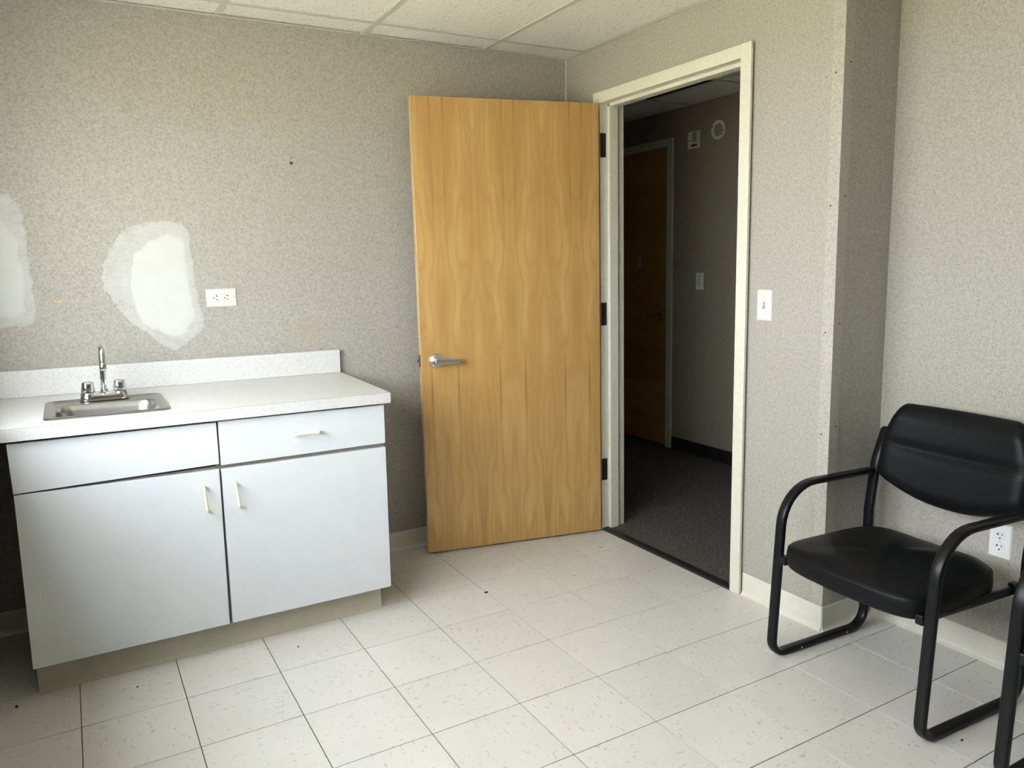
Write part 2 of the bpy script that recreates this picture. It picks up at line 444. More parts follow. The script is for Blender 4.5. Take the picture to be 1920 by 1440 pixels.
# hallway ceiling
ch = struct(box('ceiling_hall', (XH0, XH, -1.0, 4.0, 2.424, 2.44), 'deck'), 'dim suspended ceiling over the hallway', 'ceiling')
hx = [XH0, 1.66, 2.27, XH]; hy = [-1.0, -.64, -.03, .58, 1.19, 1.80, 2.41, 3.02, 3.63, 4.0]
for i in range(3):
    for j in range(len(hy) - 1):
        if i == 1 and j == 3: continue
        box('ceiling_tile', (hx[i] + .002, hx[i + 1] - .002, hy[j] + .002, hy[j + 1] - .002, 2.412, 2.4235), 'ceil', ch)
for x in hx[1:-1]: box('main_tee', (x - .012, x + .012, -1.0, 4.0, 2.408, 2.4115), 'tee', ch)
for y in hy[1:-1]:
    for i in range(3): box('cross_tee', (hx[i] + .0125, hx[i + 1] - .0125, y - .012, y + .012, 2.408, 2.4115), 'tee', ch)
vent = thing('ceiling_grille', 'dark return air grille in the hallway ceiling', 'vent', (1.965, .885, 2.4115))
box('backing', (-.29, .29, -.29, .29, .006, .011), 'dark', vent)
boxes('grille_frame', [(-.29, .29, -.29, -.27, -.003, .006), (-.29, .29, .27, .29, -.003, .006), (-.29, -.27, -.27, .27, -.003, .006), (.27, .29, -.27, .27, -.003, .006)], 'hinge', vent)
for k in range(13):
    prism('slat', [(-.262 + k * .041, -.002), (-.259 + k * .041, -.002), (-.243 + k * .041, .0055), (-.246 + k * .041, .0055)], 1, -.269, .269, 'dark', vent)

# cove bases
def cove(name, p0, p1, nrm, mat='base', h=.095, label=None, kind=True, parent=None):
    """p0->p1 along the wall foot, nrm = direction into the room"""
    p0, p1, nv = Vector((*p0, 0)), Vector((*p1, 0)), Vector((*nrm, 0))
    prof = [(0, 0), (.016, 0), (.0155, .003), (.009, .007), (.0055, .013), (.004, .022), (.004, h - .003), (.002, h), (0, h)]
    V = [p0 + nv * a_ + Vector((0, 0, b_)) for a_, b_ in prof] + [p1 + nv * a_ + Vector((0, 0, b_)) for a_, b_ in prof]
    n = len(prof); F = [tuple(range(n)), tuple(range(n, 2 * n))] + [(i, (i + 1) % n, n + (i + 1) % n, n + i) for i in range(n)]
    o = mk(name, V, F, mat, parent, smooth=True, auto=30)
    if kind: struct(o, label, 'baseboard')
    return o
cove('baseboard_back', (XL + .02, YB), (XR - .02, YB), (0, -1), label='cream vinyl cove base along the sink wall')
cove('baseboard_right', (XR, FO0 - .002), (XR, YJ - .001), (-1, 0), label='cream vinyl cove base right of the doorway')
cove('baseboard_return', (XR - .001, YJ), (XR + .15, YJ), (0, -1), label='cream cove base on the wall return')
cove('baseboard_return', (XR + .1515, YJ), (XA - .017, YJ), (0, -1), label='cream cove base piece in the alcove corner')
cove('baseboard_alcove', (XA, YF + .02), (XA, YJ - .002), (-1, 0), label='cream vinyl cove base behind the chairs')
cove('baseboard_left', (XL, YF + .02), (XL, YB - .02), (1, 0), label='cream vinyl cove base under the window')
cove('baseboard_hall', (XH, -.98), (XH, 1.372), (-1, 0), 'blackbase', label='black vinyl cove base in the hallway')
cove('baseboard_hall', (XH, 2.40), (XH, 3.98), (-1, 0), 'blackbase', label='black vinyl cove base past the hallway door')
# rounded outer corner piece of the base
prism('base_corner', [(XR - .0162, YJ + .002), (XR - .0162, YJ - .006), (XR - .012, YJ - .0125), (XR - .005, YJ - .016), (XR + .002, YJ - .0162), (XR + .001, YJ + .001)], 2, 0, .0035, 'base', bpy.data.objects['baseboard_right'])

# corner guard on the pillar edge
cg = boxes('trim_1', [(XR - .0025, XR, YJ - .0025, YJ + .045, .10, 2.40), (XR, XR + .045, YJ - .0025, YJ, .10, 2.40)], 'guard')
struct(cg, 'thin vinyl corner guard with screws on the wall edge', 'trim')
for z in (.75, 1.12, 1.56, 2.0):
    lathe('screw', [(.0001, .0), (.003, .0), (.003, .001), (.0001, .0014)], 'slot', cg, axis=0, loc=(XR - .0025, YJ + .03, z), n=10, sgn=-1)
    lathe('screw', [(.0001, .0), (.003, .0), (.003, .001), (.0001, .0014)], 'slot', cg, axis=1, loc=(XR + .03, YJ - .0025, z + .03), n=10, sgn=-1)
# vertical caulk line in the room corner
struct(box('trim_2', (XR - .004, XR - .0005, YB - .004, YB - .0005, .1, ZC - .005), 'plate'), 'white caulk line in the wall corner', 'trim')

# plaster patches and marks on the back wall
def patch(name, outline, depth, mat, centre, y=YB, rings=(1.0, .9, .78, .6, .35), cov=(0.0, .35, .6, .85, 1.0)):
    n = len(outline); V = []; cols = []
    cx, cz = centre
    for k, s in enumerate(rings):
        d = depth * (0.15 + .85 * min(1, k / 2))
        for (x, z) in outline: V.append((cx + (x - cx) * s, y - d, cz + (z - cz) * s)); cols.append(cov[k])
    V.append((cx, y - depth, cz)); cols.append(cov[-1]); F = []
    for k in range(len(rings) - 1):
        for j in range(n): F.append((k * n + j, k * n + (j + 1) % n, (k + 1) * n + (j + 1) % n, (k + 1) * n + j))
    k = len(rings) - 1
    for j in range(n): F.append((k * n + j, k * n + (j + 1) % n, len(V) - 1))
    o = mk(name, V, F, mat, wback, smooth=True)
    ca = o.data.color_attributes.new('cover', 'FLOAT_COLOR', 'POINT')
    for i_, v_ in enumerate(cols): ca.data[i_].color = (v_, v_, v_, 1)
    return o
def dens(pts, n=4, jit=.006):
    o = []
    m_ = len(pts)
    for i in range(m_):
        p0_, p1_, p2_, p3_ = (Vector(pts[(i + k - 1) % m_]) for k in range(4))
        for k in range(n):
            t = k / n
            q_ = .5 * ((2 * p1_) + (-p0_ + p2_) * t + (2 * p0_ - 5 * p1_ + 4 * p2_ - p3_) * t * t + (-p0_ + 3 * p1_ - 3 * p2_ + p3_) * t ** 3)
            o.append((q_.x + rnd.uniform(-jit, jit), q_.y + rnd.uniform(-jit, jit)))
    return o
PATCH_OUT = [(-.79, 1.592), (-.70, 1.585), (-.665, 1.52), (-.66, 1.40), (-.652, 1.28), (-.637, 1.17), (-.67, 1.12), (-.74, 1.075), (-.80, 1.085), (-.85, 1.13), (-.92, 1.20), (-.965, 1.27), (-1.0, 1.33), (-.995, 1.42), (-.955, 1.50), (-.91, 1.56)]
PATCH_IN = [(-.735, 1.545), (-.685, 1.51), (-.68, 1.40), (-.675, 1.26), (-.675, 1.19), (-.73, 1.125), (-.78, 1.13), (-.86, 1.17), (-.895, 1.25), (-.90, 1.36), (-.885, 1.45), (-.82, 1.515)]
part(patch('plaster_smear', dens(PATCH_OUT), .0012, 'smear', (-.80, 1.34), rings=(1.0, .985, .93, .75, .4), cov=(.0, .42, .55, .6, .6)), 'thin wispy white joint compound smear')
part(patch('plaster_patch', dens(PATCH_IN), .0026, 'plaster', (-.785, 1.33), rings=(1.0, .96, .88, .7, .4), cov=(.35, .8, 1.0, 1.2, 1.2)), 'thick off-white joint compound patch')
PL = [(-1.30, 1.685), (-1.255, 1.665), (-1.238, 1.58), (-1.235, 1.45), (-1.238, 1.33), (-1.238, 1.215), (-1.32, 1.195), (-1.42, 1.20), (-1.49, 1.27), (-1.51, 1.40), (-1.49, 1.55), (-1.42, 1.66)]
part(patch('plaster_smear', dens(PL), .0012, 'smear', (-1.38, 1.43), rings=(1.0, .985, .93, .75, .4), cov=(.0, .45, .6, .7, .8)), 'white joint compound smear beside the window')
PL2 = [(-1.34, 1.60), (-1.28, 1.56), (-1.262, 1.45), (-1.262, 1.30), (-1.275, 1.235), (-1.36, 1.225), (-1.45, 1.26), (-1.48, 1.40), (-1.45, 1.53)]
part(patch('plaster_patch', dens(PL2), .0026, 'plaster', (-1.37, 1.41), rings=(1.0, .95, .85, .7, .4), cov=(.35, .8, 1.0, 1.2, 1.2)), 'thick joint compound patch beside the window')
part(patch('brown_smudge', dens([(-.33, 1.16), (-.20, 1.19), (-.10, 1.14), (-.08, 1.07), (-.20, 1.055), (-.32, 1.09)]), .0005, 'smudge', (-.21, 1.12), cov=(0, .1, .3, .45, .5)), 'faint brown scuff above the backsplash')
mk('paper_scrap', [(x, YB - .0012, z) for x, z in [(-1.182, 1.291), (-1.163, 1.288), (-1.144, 1.291), (-1.146, 1.281), (-1.166, 1.281)]] + [(x, YB - .0002, z) for x, z in [(-1.182, 1.291), (-1.163, 1.288), (-1.144, 1.291), (-1.146, 1.281), (-1.166, 1.281)]], [(0, 1, 2, 3, 4), (9, 8, 7, 6, 5)] + [(i, (i + 1) % 5, 5 + (i + 1) % 5, 5 + i) for i in range(5)], 'stain', wback)
# two small wall screws where something used to hang
for k, (x, z) in enumerate(((-.236, 1.862), (-.233, 1.838))):
    s_ = lathe('wall_screw', [(.0001, 0), (.006, 0), (.006, .004), (.003, .008), (.0001, .009)], 'satin' if k == 0 else 'hinge', None, axis=1, loc=(0, 0, 0), n=12, sgn=-1)
    s_.location = (x, YB, z); s_['category'] = 'screw'; s_['label'] = ('upper small steel screw left in the bare wall', 'lower dark screw left in the bare wall')[k]

# ================================================================== MAIN DOORWAY
df = boxes('door_frame', [], 'cream') if False else None
X0, X1 = 1.178, 1.324
def frame_poly(side):      # plan profile (x, depth into opening) of a double-rabbet steel jamb
    return [(X0, 0), (X0, .053), (1.226, .053), (1.226, .069), (1.276, .069), (1.276, .053), (X1, .053), (X1, 0), (X1 - .012, 0), (X1 - .012, .02), (X0 + .012, .02), (X0 + .012, 0)]
jl = prism('door_1', [(x, FO1 - d) for x, d in frame_poly(0)], 2, 0, FZ1, 'cream', bevel=.0015)
struct(jl, 'cream painted steel frame of the open doorway', 'door frame')
prism('jamb', [(x, FO0 + d) for x, d in frame_poly(0)], 2, 0, FZ1, 'cream', jl, bevel=.0015)
prism('frame_head', [(x, FZ1 - d * .95) for x, d in frame_poly(0)], 1, FO0 + .053, FO1 - .053, 'cream', jl, bevel=.0015)
box('strike_plate', (1.19, 1.222, FI0 - .0005, FI0 + .0012, .89, 1.01), 'satin', jl)
struct(prism('trim_3', [(X0 + .002, 0), (X0 + .006, .006), (1.20, .011), (1.2195, .011), (1.2195, 0)], 1, FI0 + .001, FI1 - .001, 'thresh'), 'black rubber threshold strip at the carpet edge', 'threshold')

# the door leaf, swung open against the back wall
P0 = Vector((1.160, .225)); P1 = Vector((.274, .4165)); dv = (P1 - P0); ang = math.atan2(dv.y, dv.x)
DW, DT, DZ0, DZ1 = .907, .044, .010, 2.132
# local: origin at the hinge-side foot, +X towards the lock edge, visible face at y=0, body towards -y local
door = thing('wooden_door', 'maple veneer flush door standing open against the back wall', 'door', (P0.x, P0.y, 0), (0, 0, ang))
box('door_leaf', (0, DW, -DT, 0, DZ0, DZ1), 'wood', door, bevel=.0015)
box('edge_band', (DW, DW + .0015, -DT + .002, -.002, DZ0 + .001, DZ1 - .001), 'woodedge', door)
lz, lx = .946, .838
rose = lathe('lever_rose', [(.0001, 0), (.034, 0), (.034, .004), (.030, .010), (.016, .015), (.013, .018), (.0001, .018)], 'satin', door, axis=1, loc=(lx, 0, lz), n=32)
for dz in (.019, -.022):
    lathe('screw_hole', [(.0001, 0), (.0035, 0), (.0035, .004), (.0001, .004)], 'slot', rose, axis=1, loc=(lx, .0095, lz + dz), n=10)
lathe('lever_neck', [(.0001, .015), (.011, .015), (.0105, .045), (.012, .052), (.0001, .056)], 'satin', rose, axis=1, loc=(lx, 0, lz), n=20)
prism('lever_handle', [(lx + .012, lz + .012), (lx + .004, lz + .0145), (lx - .105, lz + .011), (lx - .108, lz - .010), (lx + .004, lz - .0145), (lx + .012, lz - .012)], 1, .042, .058, 'satin', door, bevel=.003)
lathe('lever_rose', [(.0001, 0), (.034, 0), (.034, .004), (.030, .010), (.0001, .015)], 'satin', door, axis=1, loc=(lx, -DT, lz), n=32, sgn=-1)
lp = box('latch_plate', (DW + .0015, DW + .003, -.035, -.009, lz - .028, lz + .028), 'hinge', door)
prism('latch_bolt', [(DW + .003, -.029), (DW + .003, -.015), (DW + .014, -.018), (DW + .014, -.024)], 2, lz - .008, lz + .008, 'chrome', lp)
for zc in (1.942, 1.125, .323):
    hg = boxes('hinge', [(-.0025, -.0002, -.040, -.003, zc - .057, zc + .057)], 'hinge', door)
    lathe('knuckle', [(.0001, -.057), (.007, -.057), (.007, .057), (.0001, .057)], 'hinge', hg, axis=2, loc=(-.008, -.044, zc), n=12)
for zc in (1.942, 1.125, .323):
    part(box('hinge_leaf', (1.181, 1.216, FI1 - .0022, FI1 - .0002, zc - .057, zc + .057), 'hinge', jl), 'dark hinge leaf screwed to the jamb')

# ================================================================== HALLWAY DOOR AND FITTINGS
hd = boxes('door_2', [(XH - .018, XH + .09, 1.374, 1.426, 0, 2.224), (XH - .018, XH + .09, 2.345, 2.397, 0, 2.224), (XH - .018, XH + .09, 1.426, 2.345, 2.172, 2.224)], 'cream', bevel=.0015)
struct(hd, 'cream steel frame around the hallway door', 'door frame')
d2 = thing('wooden_door', 'closed wooden door across the dim hallway', 'door', (XH + .012, 1.428, 0))
box('door_leaf', (0, .044, .002, .913, .012, 2.168), 'wood_hall', d2)
rs = lathe('lever_rose', [(.0001, 0), (.033, 0), (.030, .010), (.015, .016), (.0001, .017)], 'satin', d2, axis=0, loc=(0, .086, .969), n=24, sgn=-1)
lathe('lever_neck', [(.0001, .012), (.010, .012), (.010, .05), (.0001, .055)], 'satin', rs, axis=0, loc=(0, .086, .969), n=16, sgn=-1)
prism('lever_handle', [(.082, .981), (.098, .980), (.098, .958), (.082, .957), (.20, .975)][:0] or [(.076, .981), (.098, .981), (.098, .957), (.076, .957)], 0, -.056, -.042, 'satin', d2, bevel=.002)
prism('lever_arm', [(.097, .979), (.195, .990), (.195, .974), (.097, .959)], 0, -.056, -.043, 'satin', d2, bevel=.002)
part(box('door_plate', (-.003, 0, .318, .362, 1.338, 1.408), 'plate', d2, bevel=.001), 'small cream plate on the door')

sg = thing('notice_plate', 'white notice plate with dark print and red bar on the hallway wall', 'sign', (XH, 1.171, 2.178))
box('plate', (-.006, -.0002, -.058, .058, -.056, .056), 'plate', sg, bevel=.0015)
for k in range(5):
    w_ = (.022, .020, .024, .021, .023)[k]
    box('print_line', (-.0066, -.006, -w_ - .004, w_ - .006, .040 - k * .0125, .0465 - k * .0125), 'ink', sg)
box('red_bar', (-.0066, -.006, -.030, .024, -.042, -.026), 'red', sg)
for sy in (-1, 1): lathe('screw', [(.0001, 0), (.004, 0), (.0001, .0015)], 'slot', sg, axis=0, loc=(-.006, sy * .047, 0), n=8, sgn=-1)
ring = thing('mounting_ring', 'round white detector mounting ring on the hallway wall', 'ring', (XH, .946, 2.211))
nn = 40; rg = []
for (rr, xx) in ((.061, -.0002), (.061, -.008), (.058, -.011), (.044, -.011), (.041, -.008), (.041, -.0002)):
    rg.append([(xx, rr * math.cos(2 * math.pi * k / nn), rr * math.sin(2 * math.pi * k / nn)) for k in range(nn)])
loft('ring_body', rg + [rg[0]], 'plate', ring)
for a_ in (150, 320, 345): lathe('slot', [(.0001, 0), (.005, 0), (.005, .001), (.0001, .001)], 'slot', ring, axis=0, loc=(-.0108, -.051 * math.cos(R(a_)), .051 * math.sin(R(a_))), n=10, sgn=-1)

# ------------------------------------------------------------------ wall plates
def wallplate(name, label, cat, loc, rz, kind, mat):
    """local: plate in the XZ plane facing -Y"""
    t = thing(name, label, cat, loc, (0, 0, rz))
    w, h = (.061, .0375) if kind == 'gfci' else (.036, .059)
    V = [(-w, 0, -h), (w, 0, -h), (w, 0, h), (-w, 0, h), (-w, -.002, -h), (w, -.002, -h), (w, -.002, h), (-w, -.002, h)]
    i_ = .0045; V += [(-w + i_, -.006, -h + i_), (w - i_, -.006, -h + i_), (w - i_, -.006, h - i_), (-w + i_, -.006, h - i_)]
    F = [(0, 1, 2, 3), (8, 9, 10, 11)] + [(a0 + k, a0 + (k + 1) % 4, a0 + 4 + (k + 1) % 4, a0 + 4 + k) for a0 in (0, 4) for k in range(4)]
    mk('plate', V, F, mat, t)
    def slot(cx, cz, sx, sz, y=-.0075): box('slot', (cx - sx / 2, cx + sx / 2, y, y + .0012, cz - sz / 2, cz + sz / 2), 'slot', t)
    def hole(cx, cz, rr, y=-.0065, m_='slot'): lathe('hole' if m_ == 'slot' else 'screw', [(.0001, 0), (rr, 0), (rr, .001), (.0001, .0012)], m_, t, axis=1, loc=(cx, y, cz), n=14, sgn=-1)
    if kind == 'gfci':
        ins = box('receptacle', (-.0335, .0335, -.0068, -.0055, -.0165, .0165), mat, t, bevel=.0008)
        for cx in (-.0205, .0225):
            slot(cx, .0075, .0075, .0032); slot(cx, .0095, .0026, .006); slot(cx, -.0065, .0075, .003)
            hole(cx - .0115, 0, .0027)
        box('test_button', (-.011, -.004, -.0085, -.0066, -.006, .006), 'plate2', t, bevel=.0005)
        box('reset_button', (-.002, .005, -.0085, -.0066, -.006, .006), 'plate2', t, bevel=.0005)
        hole(-.0125, -.0125, .0018)
        hole(-.049, 0, .0022, -.006, 'satin'); hole(.05, 0, .0022, -.006, 'hinge')
    elif kind == 'switch':
        box('switch_opening', (-.0055, .0055, -.0066, -.0058, -.0125, .0125), 'carcass', t)
        prism('toggle', [(-.0065, -.010), (-.0065, .008), (-.0165, -.004), (-.0165, -.011)], 0, -.0045, .0045, mat, t, bevel=.0008)
        for cz in (.03, -.03): hole(0, cz, .0028, -.006, 'satin')
    elif kind == 'duplex':
        for cz in (.0195, -.0195):
            lathe('receptacle', [(.0001, 0), (.0165, 0), (.0165, .0015), (.0001, .0016)], mat, t, axis=1, loc=(0, -.0055, cz), n=28, sgn=-1)
            slot(-.0068, cz + .004, .0024, .009); slot(-.0092, cz + .004, .006, .0024); slot(.0065, cz + .004, .0024, .007)
            hole(0, cz - .0085, .0026, -.0068)
        hole(0, 0, .0025, -.006, 'satin')
    else:
        for cx, cz in ((.006, .034), (-.003, .01), (-.003, -.008), (.006, -.022)): hole(cx, cz, .0035)
    return t
wallplate('power_outlet', 'horizontal white two-socket safety outlet on the sink wall', 'outlet', (-.562, YB, 1.274), 0, 'gfci', 'plate')
wallplate('light_switch', 'single white toggle light switch beside the doorway', 'light switch', (XR, -.788, 1.206), R(-90), 'switch', 'plate')
wallplate('power_outlet', 'upright white duplex outlet low on the wall behind the chair', 'outlet', (XA, -1.561, .437), R(-90), 'duplex', 'plate2')
wallplate('wall_plate', 'small white four-hole wall plate on the hallway wall', 'wall plate', (XH, 1.101, 1.234), R(-90), 'hall', 'plate')

# ================================================================== CABINET
cab = thing('base_cabinet', 'white laminate base cabinet with drawer and two doors under the counter', 'cabinet', (-.72, 0, 0))
ox = .72
def cb(name, x0, x1, y0, y1, z0, z1, mat, parent=cab, bevel=0): return box(name, (x0 + ox, x1 + ox, y0, y1, z0, z1), mat, parent, bevel)
boxes('carcass', [(-1.338 + ox, -1.322 + ox, -.044, .54, .105, .862), (-.118 + ox, -.102 + ox, -.044, .54, .105, .852),
                  (-1.322 + ox, -.118 + ox, -.044, .54, .105, .121), (-1.322 + ox, -.118 + ox, .53, .54, .121, .85), (-.727 + ox, -.709 + ox, -.040, .53, .121, .85)], 'carcass', cab)
cb('face_rail', -.7085, -.1185, -.0445, -.020, .672, .72, 'carcass')
cb('face_rail', -1.3215, -.7275, -.0445, -.020, .660, .70, 'carcass')
cb('toe_kick', -1.330, -.130, .004, .02, .0, .105, 'carcass')
tk = cove('toe_base', (-1.338 + ox, .004), (-.126 + ox, .004), (0, -1), 'toebase_shaded', h=.105, kind=False, parent=cab)
def panel(name, tl, tr, br, bl):
    return prism(name, [(p[0] + ox, p[1]) for p in (bl, br, tr, tl)], 1, -.065, -.0465, 'white', cab, bevel=.0012)
def pull(parent, p0, p1):
    p0, p1 = Vector((p0[0] + ox, 0, p0[1])), Vector((p1[0] + ox, 0, p1[1])); off = Vector((0, -.030, 0)); b_ = Vector((0, -.065, 0))
    path = fillet([p0 + b_, p0 + b_ + off, p1 + b_ + off, p1 + b_], [0, .010, .010, 0], 6)
    up = (p1 - p0).normalized().cross(Vector((0, 1, 0)))
    return part(sweep('handle', path, circ(.0048, 12), up, 'pull', parent), 'cream plastic bar pull')
panel('false_front', (-1.338, .868), (-.717, .861), (-.718, .7115), (-1.336, .7065))
dr = panel('drawer', (-.710, .863), (-.0955, .854), (-.097, .7025), (-.712, .7055))
pull(dr, (-.452, .787), (-.359, .7855))
dl = panel('door', (-1.335, .702), (-.7195, .692), (-.728, .1115), (-1.343, .115))
pull(dl, (-.778, .641), (-.772, .553))
dr2 = panel('door', (-.7125, .691), (-.097, .6855), (-.1035, .1075), (-.717, .112))
pull(dr2, (-.672, .636), (-.664, .551))

# ------------------------------------------------------------------ countertop (slightly out of level, as in the photo)
SX, SY = -.0118, .017
ct = thing('countertop', 'speckled off-white laminate countertop with backsplash and sink cutout', 'countertop', (-.074, -.085, .9045), (math.atan(SY), -math.atan(SX), 0))
# local coordinates: x to the left is negative, y towards the wall positive, z=0 is the top
SKX, SKY = (-1.0425 + .074), (.172 + .085)          # sink centre in local coordinates
hx0, hx1, hy0, hy1 = SKX - .175, SKX + .175, SKY - .168, SKY + .168
LX = XL + .074 + .004; BY = YB + .085 - .006
boxes('top_slab', [(LX, hx0, .0015, BY, -.041, 0), (hx1, 0, .0015, BY, -.041, 0), (hx0, hx1, .0015, hy0, -.041, 0), (hx0, hx1, hy1, BY, -.041, 0)], 'lam', ct)
box('front_edge', (LX, 0, -.0005, .001, -.041, -.0012), 'lam', ct)
box('edge_seam', (LX, -.0005, .0, .0016, -.0012, -.0002), 'carcass', ct)
box('backsplash', (LX, -.002, BY - .019, BY, .0008, .103), 'lam', ct, bevel=.001)
box('splash_seam', (LX, -.003, BY - .0196, BY - .001, .0, .0012), 'carcass', ct)

# ------------------------------------------------------------------ sink
sk = thing('bar_sink', 'small stainless steel drop-in bar sink set in the counter', 'sink', (0, 0, 0)); sk.matrix_world = ct.matrix_basis @ Matrix.Translation((SKX, SKY, 0))
sk.rotation_euler = ct.rotation_euler; 
hw, hh = .1925, .187; by = -.045; bwx, bwy = .158, .118
rim = [rrect(0, 0, hw, hh, .030, .0006), rrect(0, 0, hw, hh, .030, .003), rrect(0, 0, hw - .005, hh - .005, .027, .0065), rrect(0, 0, hw - .018, hh - .018, .024, .0068), rrect(0, 0, hw - .024, hh - .024, .022, .0035),
       rrect(0, by, bwx + .006, bwy + .006, .055, .0035)]
bowl = [rrect(0, by, bwx + .006, bwy + .006, .055, .0035), rrect(0, by, bwx, bwy, .05, -.001), rrect(0, by, bwx - .004, bwy - .004, .05, -.02), rrect(0, by, bwx - .010, bwy - .010, .05, -.10), rrect(0, by, bwx - .018, bwy - .018, .045, -.13), rrect(0, by, bwx - .045, bwy - .045, .035, -.142), rrect(0, by, .03, .03, .0299, -.146)]
loft('sink_rim', rim, 'steel', sk, auto=50)
loft('sink_bowl', bowl, 'steel', sk, cap1=True, auto=60)
lathe('drain', [(.0001, -.1455), (.022, -.1455), (.026, -.1435), (.029, -.1455)], 'chrome', sk, loc=(0, by, 0))

# ------------------------------------------------------------------ faucet
fz = .0069
fc = thing('sink_faucet', 'chrome two-handle gooseneck faucet on the sink ledge', 'faucet'); fc.rotation_euler = ct.rotation_euler
fc.location = (ct.matrix_basis @ Vector((SKX, SKY + .130, fz)))
loft('base_plate', [rrect(0, 0, .080, .026, .025, .0), rrect(0, 0, .080, .026, .025, .012), rrect(0, 0, .076, .023, .022, .020), rrect(0, 0, .066, .016, .0155, .0225)], 'chrome', fc, cap0=True, cap1=True, auto=40)
for sx in (-.052, .052):
    lathe('handle_base', [(.0001, .018), (.0265, .018), (.027, .022), (.024, .028), (.0001, .029)], 'chrome', fc, loc=(sx, 0, 0), n=28)
    hs = []
    for (rr, h) in ((.0215, .0292), (.0225, .034), (.0205, .050), (.0185, .062), (.0165, .0665), (.008, .069)):
        hs.append([(sx + rr * (1 + .055 * math.cos(6 * t_)) * math.cos(t_), rr * (1 + .055 * math.cos(6 * t_)) * math.sin(t_), h) for t_ in [2 * math.pi * k / 36 for k in range(36)]])
    loft('handle', hs, 'chrome', fc, cap0=True, cap1=True, auto=40)
lathe('spout_collar', [(.0001, .022), (.018, .022), (.018, .026), (.0135, .031), (.0125, .040), (.0001, .040)], 'chrome', fc, loc=(0, 0, 0))
path = fillet([(0, .002, .03), (0, .002, .200), (0, -.098, .200), (0, -.100, .140)], [0, .048, .048, 0], 12)
sweep('spout', path, circ(.0098, 16), (1, 0, 0), 'chrome', fc)
lathe('aerator', [(.0001, .118), (.0110, .118), (.0122, .121), (.0122, .142), (.0105, .145), (.0001, .145)], 'chrome', fc, loc=(0, -.100, 0))

